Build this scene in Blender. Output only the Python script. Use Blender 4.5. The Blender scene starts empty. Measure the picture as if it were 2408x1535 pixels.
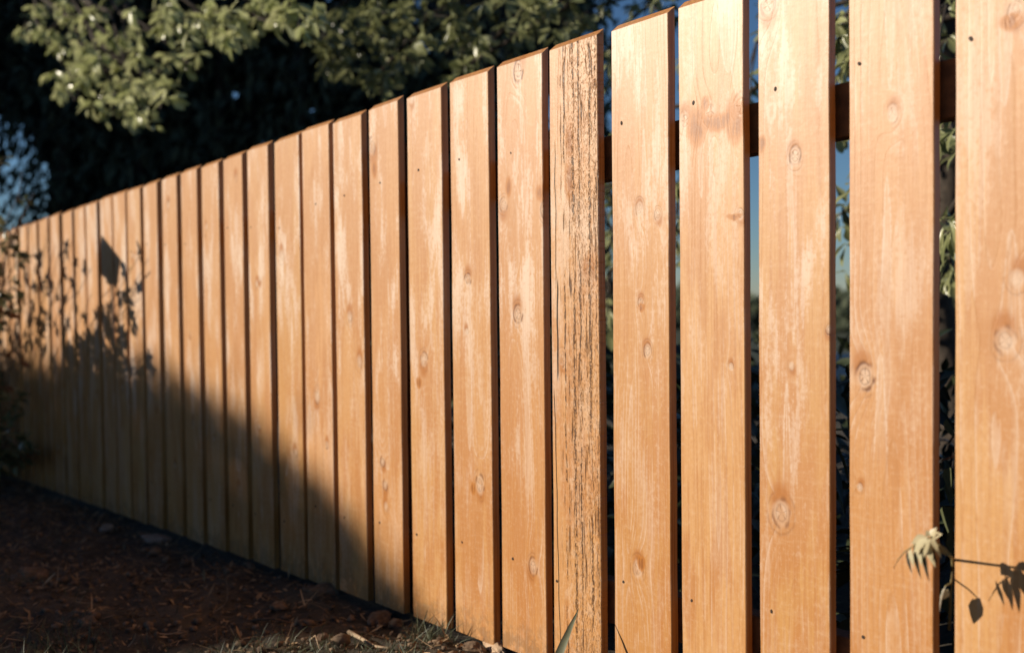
import bpy, bmesh, math, random
import numpy as np
from mathutils import Vector, noise as mnoise
random.seed(7); rng = np.random.default_rng(7)
scene = bpy.context.scene
C = scene.collection
R_ = math.radians

# ------------------------------------------------------------------ camera, sky, sun, exposure
CAM_D, CAM_H = 1.44687, 0.73039              # distance of the lens from the fence plane, height
YAW, PITCH, ROLL = 0.712125, -0.0247454, -0.0100586
SLOPE = 0.03102                              # the garden falls away to the left
FD, CX, CY = 2408*35/36, 1204.0, 767.5
def cam_basis():
    f = np.array([-math.cos(YAW)*math.cos(PITCH), math.sin(YAW)*math.cos(PITCH), math.sin(PITCH)])
    r = np.cross(f, [0,0,1]); r /= np.linalg.norm(r); u = np.cross(r, f)
    c, s = math.cos(ROLL), math.sin(ROLL)
    return c*r+s*u, -s*r+c*u, f
CR, CU, CF = cam_basis()
CAM = np.array([0, -CAM_D, CAM_H])
def at(x, y, Y=0.0):
    """measure a photograph point (2408 wide) on the vertical plane Y"""
    d = CF+(x-CX)/FD*CR-(y-CY)/FD*CU
    return CAM+d*((Y+CAM_D)/d[1])
def at_ground(x, y, off=0.0):
    d = CF+(x-CX)/FD*CR-(y-CY)/FD*CU
    t = (SLOPE*CAM[0]+off-CAM[2])/(d[2]-SLOPE*d[0])
    return CAM+d*t

cd = bpy.data.cameras.new('camera'); cam = bpy.data.objects.new('camera', cd); C.objects.link(cam)
from mathutils import Matrix
M = Matrix.Identity(4)
for i in range(3):
    M[i][0], M[i][1], M[i][2], M[i][3] = CR[i], CU[i], -CF[i], CAM[i]
cam.matrix_world = M
cd.lens = 35; cd.sensor_width = 36; cd.sensor_fit = 'HORIZONTAL'; cd.clip_start = 0.02; cd.clip_end = 3000
cd.dof.use_dof = True; cd.dof.focus_distance = 1.95; cd.dof.aperture_fstop = 2.4
scene.camera = cam
SUN_A, SUN_EL = 0.75, R_(20.0)               # sideways run of a shadow per metre in front of the fence
AZ = math.atan(SUN_A); SUN_B = math.tan(SUN_EL)/math.cos(AZ)
SDIR = np.array([-math.sin(AZ)*math.cos(SUN_EL), -math.cos(AZ)*math.cos(SUN_EL), math.sin(SUN_EL)])
w = bpy.data.worlds.new('World'); scene.world = w; w.use_nodes = True
wn = w.node_tree; bg = wn.nodes['Background']
sk = wn.nodes.new('ShaderNodeTexSky'); sk.sky_type = 'NISHITA'; sk.sun_disc = False
sk.sun_elevation = SUN_EL; sk.sun_rotation = math.atan2(SDIR[0], SDIR[1])
sk.air_density = 1.0; sk.dust_density = 0.0; sk.ozone_density = 6.0
wn.links.new(sk.outputs[0], bg.inputs[0]); bg.inputs[1].default_value = 0.066
sl = bpy.data.lights.new('sun', 'SUN'); so = bpy.data.objects.new('sun', sl); C.objects.link(so)
sl.energy = 5.0; sl.angle = R_(0.53); sl.color = (1.0, 0.89, 0.73)
so.rotation_euler = Vector(SDIR).to_track_quat('Z', 'Y').to_euler()
scene.view_settings.view_transform = 'Standard'; scene.view_settings.look = 'None'
scene.view_settings.exposure = 0.13; scene.view_settings.gamma = 1.0
scene.cycles.max_bounces = 6

# ------------------------------------------------------------------ helpers
def link(name, me, mat=None, parent=None):
    o = bpy.data.objects.new(name, me); C.objects.link(o)
    if mat: me.materials.append(mat)
    if parent: o.parent = parent
    return o
def empty(name, loc=(0,0,0)):
    o = bpy.data.objects.new(name, None); C.objects.link(o); o.location = loc
    o.empty_display_size = .1
    return o
def tag(o, label=None, cat=None, group=None, kind=None):
    if label: o['label'] = label
    if cat: o['category'] = cat
    if group: o['group'] = group
    if kind: o['kind'] = kind
    return o
def mesh(name, v, f, smooth=False):
    me = bpy.data.meshes.new(name)
    me.from_pydata([tuple(p) for p in v], [], [tuple(q) for q in f])
    if smooth: me.polygons.foreach_set('use_smooth', [True]*len(me.polygons))
    me.update(); return me
def fast_mesh(name, V, F, smooth=False):
    """V (n,3), F (m,k) arrays"""
    me = bpy.data.meshes.new(name); V = np.ascontiguousarray(V, np.float32); m, k = F.shape
    me.vertices.add(len(V)); me.vertices.foreach_set('co', V.ravel())
    me.loops.add(m*k); me.loops.foreach_set('vertex_index', F.astype(np.int32).ravel())
    me.polygons.add(m); me.polygons.foreach_set('loop_start', (np.arange(m)*k).astype(np.int32))
    me.polygons.foreach_set('loop_total', np.full(m, k, np.int32))
    if smooth: me.polygons.foreach_set('use_smooth', np.ones(m, bool))
    me.update(calc_edges=True); me.validate(); return me
def unit(a): return a/np.maximum(np.linalg.norm(a, axis=-1, keepdims=True), 1e-9)

class Tubes:
    def __init__(s): s.v, s.f = [], []
    def add(s, pts, r0, r1, n=6):
        pts = [np.array(p, float) for p in pts]; m = len(pts); b = len(s.v)
        for i, p in enumerate(pts):
            t = unit((pts[min(i+1, m-1)]-pts[max(i-1, 0)])[None])[0]
            a = np.cross(t, [0,0,1.] if abs(t[2]) < .9 else [1.,0,0]); a /= np.linalg.norm(a); c = np.cross(t, a)
            r = r0+(r1-r0)*i/(m-1)
            for k in range(n):
                q = 2*math.pi*k/n; s.v.append(p+r*(math.cos(q)*a+math.sin(q)*c))
        for i in range(m-1):
            for k in range(n):
                s.f.append((b+i*n+k, b+i*n+(k+1) % n, b+(i+1)*n+(k+1) % n, b+(i+1)*n+k))
        s.f.append(tuple(b+k for k in range(n-1, -1, -1))); s.f.append(tuple(b+(m-1)*n+k for k in range(n)))
    def build(s, name, mat, parent=None): return link(name, mesh(name, s.v, s.f, True), mat, parent)
def curve(a, b, sag=0., n=6, jit=0.):
    a, b = np.array(a, float), np.array(b, float); L = np.linalg.norm(b-a)
    return [a+(b-a)*t+np.array([0,0,-sag*L*4*t*(1-t)])+(rng.normal(0, jit*L, 3) if 0 < t < 1 else 0) for t in np.linspace(0, 1, n)]

# leaf templates: rows (t along, half width)
LEAF_OB = [(0,.02),(.28,.2),(.62,.5),(.86,.36),(1,.03)]
LEAF_LAN = [(0,.04),(.25,.42),(.5,.5),(.78,.26),(1,.02)]
LEAF_CARD = [(0,.12),(.5,.5),(1,.05)]
def leaves(P, D, N, L, W, rows=LEAF_OB, bend=.18, fold=.35):
    """folded, curved leaf blades; all arguments are per-leaf arrays"""
    n = len(P); D = unit(D); S = unit(np.cross(D, N)); N = np.cross(S, D)
    L = np.broadcast_to(L, n)[:, None]; W = np.broadcast_to(W, n)[:, None]
    k = len(rows); V = np.zeros((n, k*3, 3))
    bend = np.broadcast_to(bend, n)[:, None]
    for i, (t, h) in enumerate(rows):
        c = P+D*(t*L)-N*(bend*t*t*L)
        V[:, i*3+1] = c
        V[:, i*3] = c+S*(h*W)+N*(fold*h*W)
        V[:, i*3+2] = c-S*(h*W)+N*(fold*h*W)
    F = []
    for i in range(k-1):
        a = i*3
        F += [(a, a+1, a+4, a+3), (a+1, a+2, a+5, a+4)]
    F = np.array(F)
    return V.reshape(-1, 3), (F[None]+(np.arange(n)*k*3)[:, None, None]).reshape(-1, 4)
def randdir(n): return unit(rng.normal(size=(n, 3)))
def whorls(P, A, per=8, spread=1.0, droop=.5, L=.075, W=.027, rows=LEAF_OB):
    """a whorl of drooping leaves round each twig end P pointing along A"""
    P = np.repeat(P, per, 0); A = np.repeat(unit(A), per, 0); n = len(P)
    q = randdir(n); q = unit(q-A*np.sum(q*A, 1, keepdims=True))
    D = unit(A*rng.uniform(.2, 1.0, (n, 1))+q*spread+np.array([0,0,-droop])*rng.uniform(.3, 1.3, (n, 1)))
    N = unit(np.array([0,0,.55])+.55*randdir(n)+.8*SDIR)
    ls = L*rng.uniform(.65, 1.2, n); ws = W*rng.uniform(.75, 1.2, n)
    P = P-A*rng.uniform(0, .05, (n, 1))*(L/.075)
    return leaves(P, D, N, ls, ws, rows, bend=rng.uniform(.05, .4, n))
def cat_geo(parts):
    V, F, b = [], [], 0
    for v, f in parts: V.append(v); F.append(f+b); b += len(v)
    return np.concatenate(V), np.concatenate(F)

# ------------------------------------------------------------------ node expression helper
NT = None
class S_:
    def __init__(s, k): s.k = k
    def __add__(a, b): return M_('ADD', a, b)
    __radd__ = __add__
    def __mul__(a, b): return M_('MULTIPLY', a, b)
    __rmul__ = __mul__
    def __sub__(a, b): return M_('SUBTRACT', a, b)
    def __rsub__(a, b): return M_('SUBTRACT', b, a)
    def __truediv__(a, b): return M_('DIVIDE', a, b)
def put(inp, v):
    if isinstance(v, S_): NT.links.new(v.k, inp)
    else: inp.default_value = v
def M_(op, *a):
    n = NT.nodes.new('ShaderNodeMath'); n.operation = op
    for i, v in enumerate(a): put(n.inputs[i], v)
    return S_(n.outputs[0])
def sq(a): return M_('MULTIPLY', a, a)
def exp_(a): return M_('EXPONENT', a)
def xyz(x, y, z):
    n = NT.nodes.new('ShaderNodeCombineXYZ')
    for i, v in enumerate((x, y, z)): put(n.inputs[i], v)
    return S_(n.outputs[0])
def noise(v, scale=1., detail=2., rough=.5, dist=0.):
    n = NT.nodes.new('ShaderNodeTexNoise'); n.noise_dimensions = '3D'
    put(n.inputs['Vector'], v); n.inputs['Scale'].default_value = scale; n.inputs['Detail'].default_value = detail
    n.inputs['Roughness'].default_value = rough; n.inputs['Distortion'].default_value = dist
    return S_(n.outputs[0])
def step(a, lo, hi):
    n = NT.nodes.new('ShaderNodeMapRange'); n.interpolation_type = 'SMOOTHSTEP'
    put(n.inputs[0], a); n.inputs[1].default_value = lo; n.inputs[2].default_value = hi
    n.inputs[3].default_value = 0.; n.inputs[4].default_value = 1.
    return S_(n.outputs[0])
def mix(f, a, b):
    n = NT.nodes.new('ShaderNodeMix'); n.data_type = 'RGBA'
    put(n.inputs[0], f)
    for i, v in ((6, a), (7, b)):
        if isinstance(v, S_): NT.links.new(v.k, n.inputs[i])
        else: n.inputs[i].default_value = (*v, 1)
    return S_(n.outputs[2])
def new_mat(name):
    global NT
    m = bpy.data.materials.new(name); m.use_nodes = True; NT = m.node_tree
    return m, NT.nodes['Principled BSDF']
def coords(kind='Object'):
    t = NT.nodes.new('ShaderNodeTexCoord'); s = NT.nodes.new('ShaderNodeSeparateXYZ')
    NT.links.new(t.outputs[kind], s.inputs[0])
    return S_(t.outputs[kind]), S_(s.outputs[0]), S_(s.outputs[1]), S_(s.outputs[2])
def bump(b, h, strength, dist):
    n = NT.nodes.new('ShaderNodeBump'); n.inputs['Strength'].default_value = strength; n.inputs['Distance'].default_value = dist
    NT.links.new(h.k, n.inputs['Height']); NT.links.new(n.outputs[0], b.inputs['Normal'])

# ------------------------------------------------------------------ wood
def wood(seed, wid, knots, tone=0., wash_sheen=.5, rough_sawn=False, ripple=.5, flame=None, tips=(), stains=()):
    """softwood plank: growth rings cut from a leaning log, knots that push the rings aside, pale patches of washed-out wood and painted sun sheen"""
    rs = random.Random(seed)
    m, b = new_mat('fence_wood')
    v, x, y, z = coords()
    so_ = seed*3.71
    zs = z+so_
    cx = wid*(flame[0] if flame else rs.uniform(.3, .7)); tilt = flame[1] if flame else rs.choice((-1, 1))*rs.uniform(.018, .04)
    z0 = rs.uniform(-.2, 1.5)
    wob = noise(xyz(x*6., y*6., zs*2.2), 1., 2.)
    px = x-cx+(noise(xyz(x*2., 0., zs*1.1), 1., 1.)-.5)*.05
    dep = (z-z0)*tilt+(wob-.5)*.022+y*.8+.012
    r = M_('SQRT', sq(px)+sq(dep))
    core = rim = halo = crk = None
    for (kx, kz, kr, dk) in knots:
        dx = x-kx; dz = z-kz
        jit = (noise(xyz(x*90., 0., zs*90.), 1., 2.)-.5)*.5*kr
        e = M_('SQRT', sq(dx)+sq(dz*rs.uniform(.62, .85)))+jit*.6
        g = exp_((sq(dx)/(kr*kr*4.)+sq(dz)/(kr*kr*18.))*-1.)
        r = r+g*(kr*1.7)
        c = (1.-step(e, kr*.45, kr*1.15))
        ri = exp_(sq((e-kr*.95)/(kr*.17))*-1.)*step(noise(xyz(dx*55., 3., dz*35.+seed), 1., 1.), .42, .62)*dk*1.25
        rings = exp_(sq((e-kr*.55)/(kr*.10))*-1.)*.55*dk+exp_(sq((e-kr*1.45)/(kr*.10))*-1.)*.28*step(noise(xyz(dx*30., 8., dz*20.+seed), 1., 1.), .45, .6)
        sgn = rs.choice((1., 1., -1.)); ha = exp_((sq(dx+kr*rs.uniform(-.5, .5))/(kr*kr*1.5)+sq(dz-kr*1.2*sgn)/(kr*kr*3.2))*-1.)
        ang = M_('ARCTAN2', dx, dz)
        ck = step(M_('COSINE', ang*float(rs.choice((3, 4, 5)))+rs.uniform(0, 6)+noise(v, 150., 1.)*2.), .86, .98)*(1.-step(e, kr*.35, kr*.75))*dk
        core = c if core is None else M_('MAXIMUM', core, c)
        ri = ri+rings
        rim = ri if rim is None else rim+ri
        halo = ha if halo is None else halo+ha
        crk = ck if crk is None else crk+ck
    rv = r/rs.uniform(.0065, .0105)+(noise(xyz(x*30., y*30., zs*1.5), 1., 1.)-.5)*.7
    ph = M_('FRACT', rv)
    late = M_('POWER', ph, 3.2)*(1.-step(ph, .93, 1.))
    cell = noise(xyz(M_('FLOOR', rv)*3.17, seed*1.3, 0.), 1., 0.)     # each ring its own strength
    late = late*step(cell, .35, .62)
    fine = noise(xyz(x*520., y*520., zs*9.), 1., 3., .65)
    fibre = noise(xyz(x*150., y*150., zs*3.), 1., 2., .6)
    mott = noise(xyz(x*130., y*90., zs*90.), 1., 3., .75)
    rip = noise(xyz(x*14.+zs*2., 0., zs*95.), 1., 3., .65)
    big = noise(xyz(x*11., 1.7, zs*2.6), 1., 3., .6)
    big2 = noise(xyz(x*16., 9.1, zs*3.4), 1., 4., .62)
    h = rs.uniform(-1, 1)
    base = (.58+.03*tone, .29+.026*tone+.014*h, .104+.018*tone)
    deep = (.485, .195, .050)
    pale = (.78, .62, .50)
    col = mix(step(big+(fibre-.5)*.3, .44, .58)*.85, base, deep)
    col = mix(step(z/1.31+(big-.5)*.9, .05, 1.15)*.5, col, (.64, .385, .22))
    col = mix(step(big2+(fibre-.5)*.4+(mott-.5)*.25, .50, .64)*wash_sheen*(step(z+(big-.5)*.8, .15, .95)*.8+.2), col, pale)
    col = mix(late*.75*(0. if rough_sawn else 1.), col, mix(step(big2, .44, .52), (.46, .195, .055), (.72, .54, .41)))
    col = mix(step(fibre, .47, .62)*.3, col, (.45, .19, .055))
    col = mix(step(fine, .5, .68)*.22, col, (.70, .48, .31))
    col = mix(step(rip, .5, .66)*ripple*.17, col, (.68, .45, .27))
    col = mix(step(mott, .52, .66)*.26, col, (.70, .46, .29))
    col = mix((1.-step(mott, .34, .48))*.3, col, (.47, .215, .085))
    hgt = fine*.3-late*.4+mott*.35+rip*.25*ripple
    for (tx, tz, tl, tw, up) in tips:          # long pale tongues where the saw ran through one growth ring
        a = (z-tz)*(1. if up else -1.)          # grows away from the tip
        half = M_('SQRT', M_('MAXIMUM', a, 0.))*(tw*.62/math.sqrt(tl))+(noise(xyz(x*20., 0., zs*14.), 1., 2.)-.5)*.004
        d = M_('ABSOLUTE', x-tx-(noise(xyz(0., 2., zs*5.), 1., 1.)-.5)*.01)
        fill = (1.-step(d-half, -.001, .0015))*step(a, 0., .004)*(1.-step(a, tl*.5, tl))
        edge = exp_(sq((d-half)/.0016)*-1.)*step(a, -.004, .002)*(1.-step(a, tl*.6, tl*1.2))
        col = mix(fill*.34*step(fibre, .3, .6), col, (.70, .54, .42)); col = mix(edge*.42*step(mott, .35, .55), col, (.72, .56, .44))
    if knots:
        col = mix(step(halo*(mott*1.2+.25), .15, .75)*.85, col, (.42, .15, .028))
        col = mix(core*rs.choice((.2, .45, .6)), col, (.74, .56, .42))
        kn = noise(xyz(x*60., 0., zs*40.), 1., 2.)
        col = mix(core*step(kn, .5, .6)*.5, col, (.46, .20, .06))
        col = mix(M_('MINIMUM', rim*.95, .92), col, (.17, .058, .016))
        col = mix(M_('MINIMUM', crk, 1.)*.72, col, (.10, .04, .018))
        hgt = hgt-rim*.6-crk*1.2
    for (sx, sz, srx, srz) in stains:          # orange-brown resin bleeding down the grain
        g_ = exp_((sq((x-sx)/srx)+sq((z-sz+M_('ABSOLUTE', x-sx)*-.25)/srz))*-1.)
        pn = noise(xyz(x*210., 3., zs*12.), 1., 3., .7)
        col = mix(step(g_*(pn+.42), .38, .66)*.85, col, (.46, .165, .022))
        col = mix(step(g_*pn, .36, .50)*.7, col, (.25, .08, .014))
    if rough_sawn:
        wan = (noise(xyz(x*30., 3., zs*9.), 1., 3., .6)-.5)*.014
        strip = None
        for (sx, sw, sa) in ((.034, .0022, 1.), (.056, .0042, .8), (.070, .0028, .95), (.094, .0045, .75), (.108, .004, .55), (.121, .003, .4)):
            g_ = exp_(sq((x-sx*wid/.113-wan)/sw)*-1.)*sa
            strip = g_ if strip is None else M_('MAXIMUM', strip, g_)
        strip = strip*step(noise(xyz(x*40., 1., zs*4.5), 1., 2.), .3, .5)
        dash = noise(xyz(x*260., 7.7, zs*95.), 1., 3., .7, .8)
        pits = step(dash+strip*.2, .60, .68)*step(strip, .2, .6)*step(noise(xyz(x*55., 9., zs*11.), 1., 3., .7), .36, .47)
        rag = step(noise(xyz(x*300., 2.2, zs*130.), 1., 3., .7), .54, .64)*step(x/wid, .2, .6)
        lnn = M_('FRACT', x*95.+(noise(xyz(x*12., 0., zs*2.4), 1., 2.)-.5)*1.6)
        ln = (1.-step(M_('ABSOLUTE', lnn-.5), .05, .13))*step(noise(xyz(x*60., 5., zs*26.), 1., 3., .7), .56, .66)*step(x/wid, .3, .6)
        ckx = .019+(noise(xyz(0., 1., z*7.), 1., 2.)-.5)*.018
        ck1 = (1.-step(M_('ABSOLUTE', x-ckx)/(.35+1.3*noise(xyz(0., 0., z*16.), 1., 2.)), .0008, .0026))*step(z, .60, .63)*(1.-step(z, .80, .83))
        ckx2 = .010+(1.-z)*.022-.012+(noise(xyz(0., 5., z*9.), 1., 2.)-.5)*.010
        ck2 = (1.-step(M_('ABSOLUTE', x-ckx2), .0004, .0014))*(1.-step(z, .56, .6))
        ckx3 = .016+(noise(xyz(0., 8., z*8.), 1., 2.)-.5)*.012
        ck3 = (1.-step(M_('ABSOLUTE', x-ckx3)/(.2+1.5*noise(xyz(0., 4., z*14.), 1., 2.)), .0004, .0013))*step(z, .80, .84)*(1.-step(z, 1.08, 1.12))
        front = 1.-step(y, .0015, .004)
        col = mix(strip*.4, col, (.52, .25, .085))
        col = mix(rag*.75*front, col, (.30, .12, .035))
        cr = noise(xyz(x*165.+wan*60., 7., zs*11.), 1., 4., .62, .35)
        zone = step(noise(xyz(x*34., 6., zs*3.2), 1., 2.), .40, .54)*step(x/wid, .14, .26)
        lens = step(cr, .57, .64)*zone; lens2 = step(cr, .51, .58)*zone
        flake = step(noise(xyz(x*90., 1., zs*38.), 1., 4., .75, .6), .50, .58)*step(x/wid, .12, .3)
        col = mix(flake*.35*front, col, (.74, .52, .35))
        col = mix(lens2*.45*front, col, (.37, .155, .04))
        pits = M_('MAXIMUM', pits, lens)
        dark = M_('MINIMUM', (pits*.85+ln*.3)*front, .9)
        col = mix(dark, col, (.075, .032, .014))
        cks = M_('MINIMUM', (ck1+ck2+ck3)*front, 1.)
        col = mix(cks, col, (.012, .006, .004))
        hgt = hgt-dark*1.6-cks*3.-rag*.6
    mud = (1.-step(z, .0, .13))*step(noise(xyz(x*40., 2., zs*30.), 1., 4., .7)+(1.-step(z, 0., .1))*.15, .52, .66)
    col = mix(mud*.5, col, (.20, .115, .055))
    # sawn end grain and the planed edges: treatment brown with warm bounced light painted in
    edge_ = step(y, .0012, .004)
    col = mix(edge_*.8, col, mix(step(fibre, .4, .6), (.38, .145, .026), (.56, .25, .06)))
    NT.links.new(col.k, b.inputs['Base Color'])
    b.inputs['Roughness'].default_value = .44; b.inputs['Specular IOR Level'].default_value = .5
    bump(b, hgt, .35 if not rough_sawn else .8, .0014)
    return m

# ------------------------------------------------------------------ other materials
def leaf_mat(name, c1, c2, rough=.42, trans=.25, scale=9., spec=.5):
    m, b = new_mat(name)
    g = NT.nodes.new('ShaderNodeNewGeometry')
    n = NT.nodes.new('ShaderNodeMix'); n.data_type = 'RGBA'
    NT.links.new(g.outputs['Random Per Island'], n.inputs[0]); n.inputs[6].default_value = (*c1, 1); n.inputs[7].default_value = (*c2, 1)
    v, x, y, z = coords()
    col = mix(step(noise(v, scale, 2.), .4, .7)*.5, S_(n.outputs[2]), tuple(.55*k for k in c1))
    NT.links.new(col.k, b.inputs['Base Color']); b.inputs['Roughness'].default_value = rough
    b.inputs['Specular IOR Level'].default_value = spec
    t = NT.nodes.new('ShaderNodeBsdfTranslucent'); NT.links.new(col.k, t.inputs[0])
    mx = NT.nodes.new('ShaderNodeMixShader'); mx.inputs[0].default_value = trans
    NT.links.new(b.outputs[0], mx.inputs[1]); NT.links.new(t.outputs[0], mx.inputs[2])
    NT.links.new(mx.outputs[0], NT.nodes['Material Output'].inputs[0])
    return m
def plain_mat(name, c1, c2, scale=20., rough=.8, bmp=.4, dist=.01, detail=4.):
    m, b = new_mat(name); v, x, y, z = coords()
    n = noise(v, scale, detail, .6)
    NT.links.new(mix(step(n, .3, .7), c1, c2).k, b.inputs['Base Color']); b.inputs['Roughness'].default_value = rough
    bump(b, n, bmp, dist); return m
BARK = plain_mat('bark', (.03, .022, .016), (.075, .055, .04), 30., .9, .8)
TWIG = plain_mat('twig_bark', (.10, .05, .025), (.22, .12, .06), 60., .8, .4, .003)
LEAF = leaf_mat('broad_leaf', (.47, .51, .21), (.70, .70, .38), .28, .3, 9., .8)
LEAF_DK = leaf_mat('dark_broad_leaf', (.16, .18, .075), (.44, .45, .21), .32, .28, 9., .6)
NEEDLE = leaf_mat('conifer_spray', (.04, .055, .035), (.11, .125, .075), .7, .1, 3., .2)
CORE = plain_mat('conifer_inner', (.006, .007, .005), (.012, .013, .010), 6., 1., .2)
SHADE = leaf_mat('shade_caster_leaf', (.02, .027, .012), (.045, .05, .024), .6, .06, 9., .2)
SHRUB = leaf_mat('shrub_leaf', (.06, .08, .034), (.26, .27, .14), .35, .2, 12.)
RUST = leaf_mat('rusty_leaf', (.20, .075, .03), (.34, .15, .06), .5, .25, 12.)
DRY = plain_mat('dry_leaf', (.22, .12, .055), (.42, .28, .15), 40., .7, .4, .003)
STONE = plain_mat('clod', (.10, .066, .042), (.24, .16, .10), 26., .95, .9, .006)

def soil_mat():
    m, b = new_mat('soil'); v, x, y, z = coords()
    a = noise(v, 3.2, 4., .6); c = noise(v, 45., 5., .7); d = noise(v, 260., 3., .7)
    col = mix(step(a, .35, .65), (.046, .039, .029), (.082, .066, .047))
    col = mix(step(c, .48, .7)*.7, col, (.16, .115, .072))
    col = mix(step(d, .58, .75)*.5, col, (.20, .12, .065))
    col = mix((1.-step(c, .3, .45))*.6, col, (.018, .012, .009))
    # beyond the garden the land turns to dull pasture
    far = step(y, 4., 9.)
    col = mix(far, col, mix(step(noise(v, .3, 3.), .4, .6), (.028, .036, .016), (.045, .05, .022)))
    NT.links.new(col.k, b.inputs['Base Color']); b.inputs['Roughness'].default_value = .95
    bump(b, c*.7+d*.3, .9, .012)
    return m

# ------------------------------------------------------------------ ground
def ground_z(u, y):
    s = SLOPE*np.clip(u, -15, 3)
    near = np.exp(-np.maximum(0, np.abs(y+.5)-2.5)**2/8)*np.exp(-np.maximum(0, np.abs(u+3)-5)**2/18)
    z = s-.022
    b = .020*np.sin(u*3.1+y*2.)*np.sin(y*4.3-u*1.2+1.)+.012*np.sin(u*9.+1.7*np.sin(y*6.))*np.sin(y*11.+u*2.)
    b = b+.006*np.sin(u*31.+2*np.sin(y*17))*np.sin(y*37+2*np.sin(u*13))
    bank = .03*np.exp(-((y+.42)/.22)**2)*np.exp(-((u+1.7)/.7)**2)   # loose earth heaped below the camera side
    flat = 1-.8*np.exp(-(y/.05)**2)
    return z+(b*flat+bank)*near
def ground_h(u, y): return float(ground_z(np.array(u, float), np.array(y, float)))
def axis(lo, hi, st, far):
    a = list(np.arange(lo, hi+1e-6, st)); k = st
    p = hi
    while p < far: k *= 1.35; p += k; a.append(p)
    k = st; p = lo
    while p > -far: k *= 1.35; p -= k; a.insert(0, p)
    return np.array(a)
ux, uy = axis(-7.0, 0.2, .018, 900), axis(-1.35, .5, .014, 900)
U, Y = np.meshgrid(ux, uy, indexing='ij'); Zg = ground_z(U, Y)
nn = np.array([mnoise.noise((a*9, b*9, 0))*.014+mnoise.noise((a*28, b*28, 3))*.008 if -7.2 < a < .3 and -1.4 < b < .6 else 0
               for a, b in zip(U.ravel(), Y.ravel())]).reshape(U.shape)
Zg = Zg+nn*(1-.6*np.exp(-(Y/.04)**2))
V = np.stack([U, Y, Zg], -1).reshape(-1, 3); ny = len(uy)
i, j = np.meshgrid(np.arange(len(ux)-1), np.arange(ny-1), indexing='ij')
F = np.stack([i*ny+j, (i+1)*ny+j, (i+1)*ny+j+1, i*ny+j+1], -1).reshape(-1, 4)
tag(link('ground', fast_mesh('ground', V, F, True), soil_mat()), 'bare brown garden soil strewn with litter in front of the fence', None, None, 'structure')

# ------------------------------------------------------------------ the fence
P_ = .175; H = 1.31; TH = .020; U0 = -.6763
LX = [2244,1997,1785,1600,1440,1297,1173,1063,963,873,790,716,651,588,531,480,432,386,343,304,271,241,206,180,152]
RX = {1:2195, 2:1951, 3:1752, 4:1573, 5:1409, 6:1278, 7:1153, 8:1043, 9:941, 10:856, 11:779, 12:708}
# knots as seen: board -> [(x, y, radius m, darkness)]
KN = {0:[(2362,800,.016,.5),(2386,28,.011,.5),(2390,655,.012,.15)],
 1:[(2034,885,.0165,.9),(2098,268,.010,.35),(2022,1145,.006,.7)],
 2:[(1806,14,.015,.5),(1870,368,.011,.7),(1838,1205,.019,.55),(1862,860,.006,.3),(1951,775,.007,.9)],
 3:[(1672,262,.014,.4),(1612,285,.013,.6),(1745,250,.016,.7),(1720,862,.006,.5),(1742,505,.008,.6)],
 4:[(1502,492,.010,.4),(1545,506,.008,.5),(1506,711,.008,.6),(1522,825,.010,.7),(1500,1336,.014,.4)],
 5:[(1398,203,.006,.9),(1385,655,.018,.3),(1322,845,.012,.4)],
 6:[(1217,168,.016,.9),(1183,482,.014,.5),(1281,492,.015,.6),(1217,738,.016,.7),(1253,1331,.014,.6)],
 7:[(1099,658,.013,.75),(1097,778,.007,.4),(1128,1140,.016,.6)],
 8:[(997,846,.016,.5),(968,235,.010,.4)],
 9:[(874,345,.018,.6),(900,1085,.011,.9),(906,1140,.011,.8),(908,1190,.010,.3)],
 10:[(822,745,.014,.5),(845,850,.014,.5)],
 11:[(746,932,.016,.5),(768,1045,.010,.7)],
 12:[(662,600,.013,.3),(695,1065,.012,.6)],
 13:[(612,655,.010,.3)]}
TIP = {0:[(2360,252,.16,.018,True),(2375,540,.22,.03,False)],
 1:[(2092,208,.16,.014,True),(2085,415,.2,.014,False),(2070,830,.2,.02,False)],
 2:[(1858,300,.26,.012,False),(1866,800,.3,.010,True),(1850,900,.2,.014,False)],
 3:[(1735,222,.27,.042,True),(1749,236,.27,.022,True),(1715,170,.2,.05,True),(1675,415,.12,.012,True),(1650,465,.14,.012,True),(1610,300,.2,.016,False)],
 4:[(1500,245,.14,.013,True),(1512,300,.2,.012,False)],
 6:[(1226,340,.12,.010,True)],
 7:[(1104,1060,.2,.02,True)],
 8:[(1004,308,.10,.012,False)],
 9:[(905,300,.1,.02,True)],
 10:[(800,880,.14,.010,True),(800,430,.2,.010,True)]}
STAIN = {3:[(1640,300,.03,.05),(1730,285,.03,.055),(1690,290,.06,.022),(1660,245,.012,.02),(1728,512,.022,.008)], 6:[(1195,440,.014,.03),(1270,455,.02,.025)], 5:[(1340,430,.02,.06),(1340,330,.018,.05)],
 7:[(1112,1150,.012,.02)], 0:[(2372,55,.02,.016)], 8:[(985,900,.015,.02)], 9:[(880,400,.018,.03)], 4:[(1508,724,.012,.012),(1508,1325,.014,.02)], 2:[(1790,340,.012,.02)]}
NAIL = {0:[(2280,92)],1:[(2020,150),(2030,1497)],2:[(1823,210),(1815,1436)],3:[(1632,242),(1627,1411)],4:[(1460,290),(1466,1367)],
 5:[(1310,1365)],6:[(1200,360),(1205,1313)],7:[(1079,375),(1086,1274)],8:[(984,400),(980,1256)],9:[(893,430),(893,1228)],
 10:[(810,460),(810,1216)],11:[(742,480),(742,1190)]}
fence = tag(empty('wooden_fence', (U0-16*P_, 0, SLOPE*(U0-16*P_))),
    'long orange softwood garden fence of close vertical boards with one rough weathered plank', 'fence')
fo = np.array(fence.location)
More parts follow.
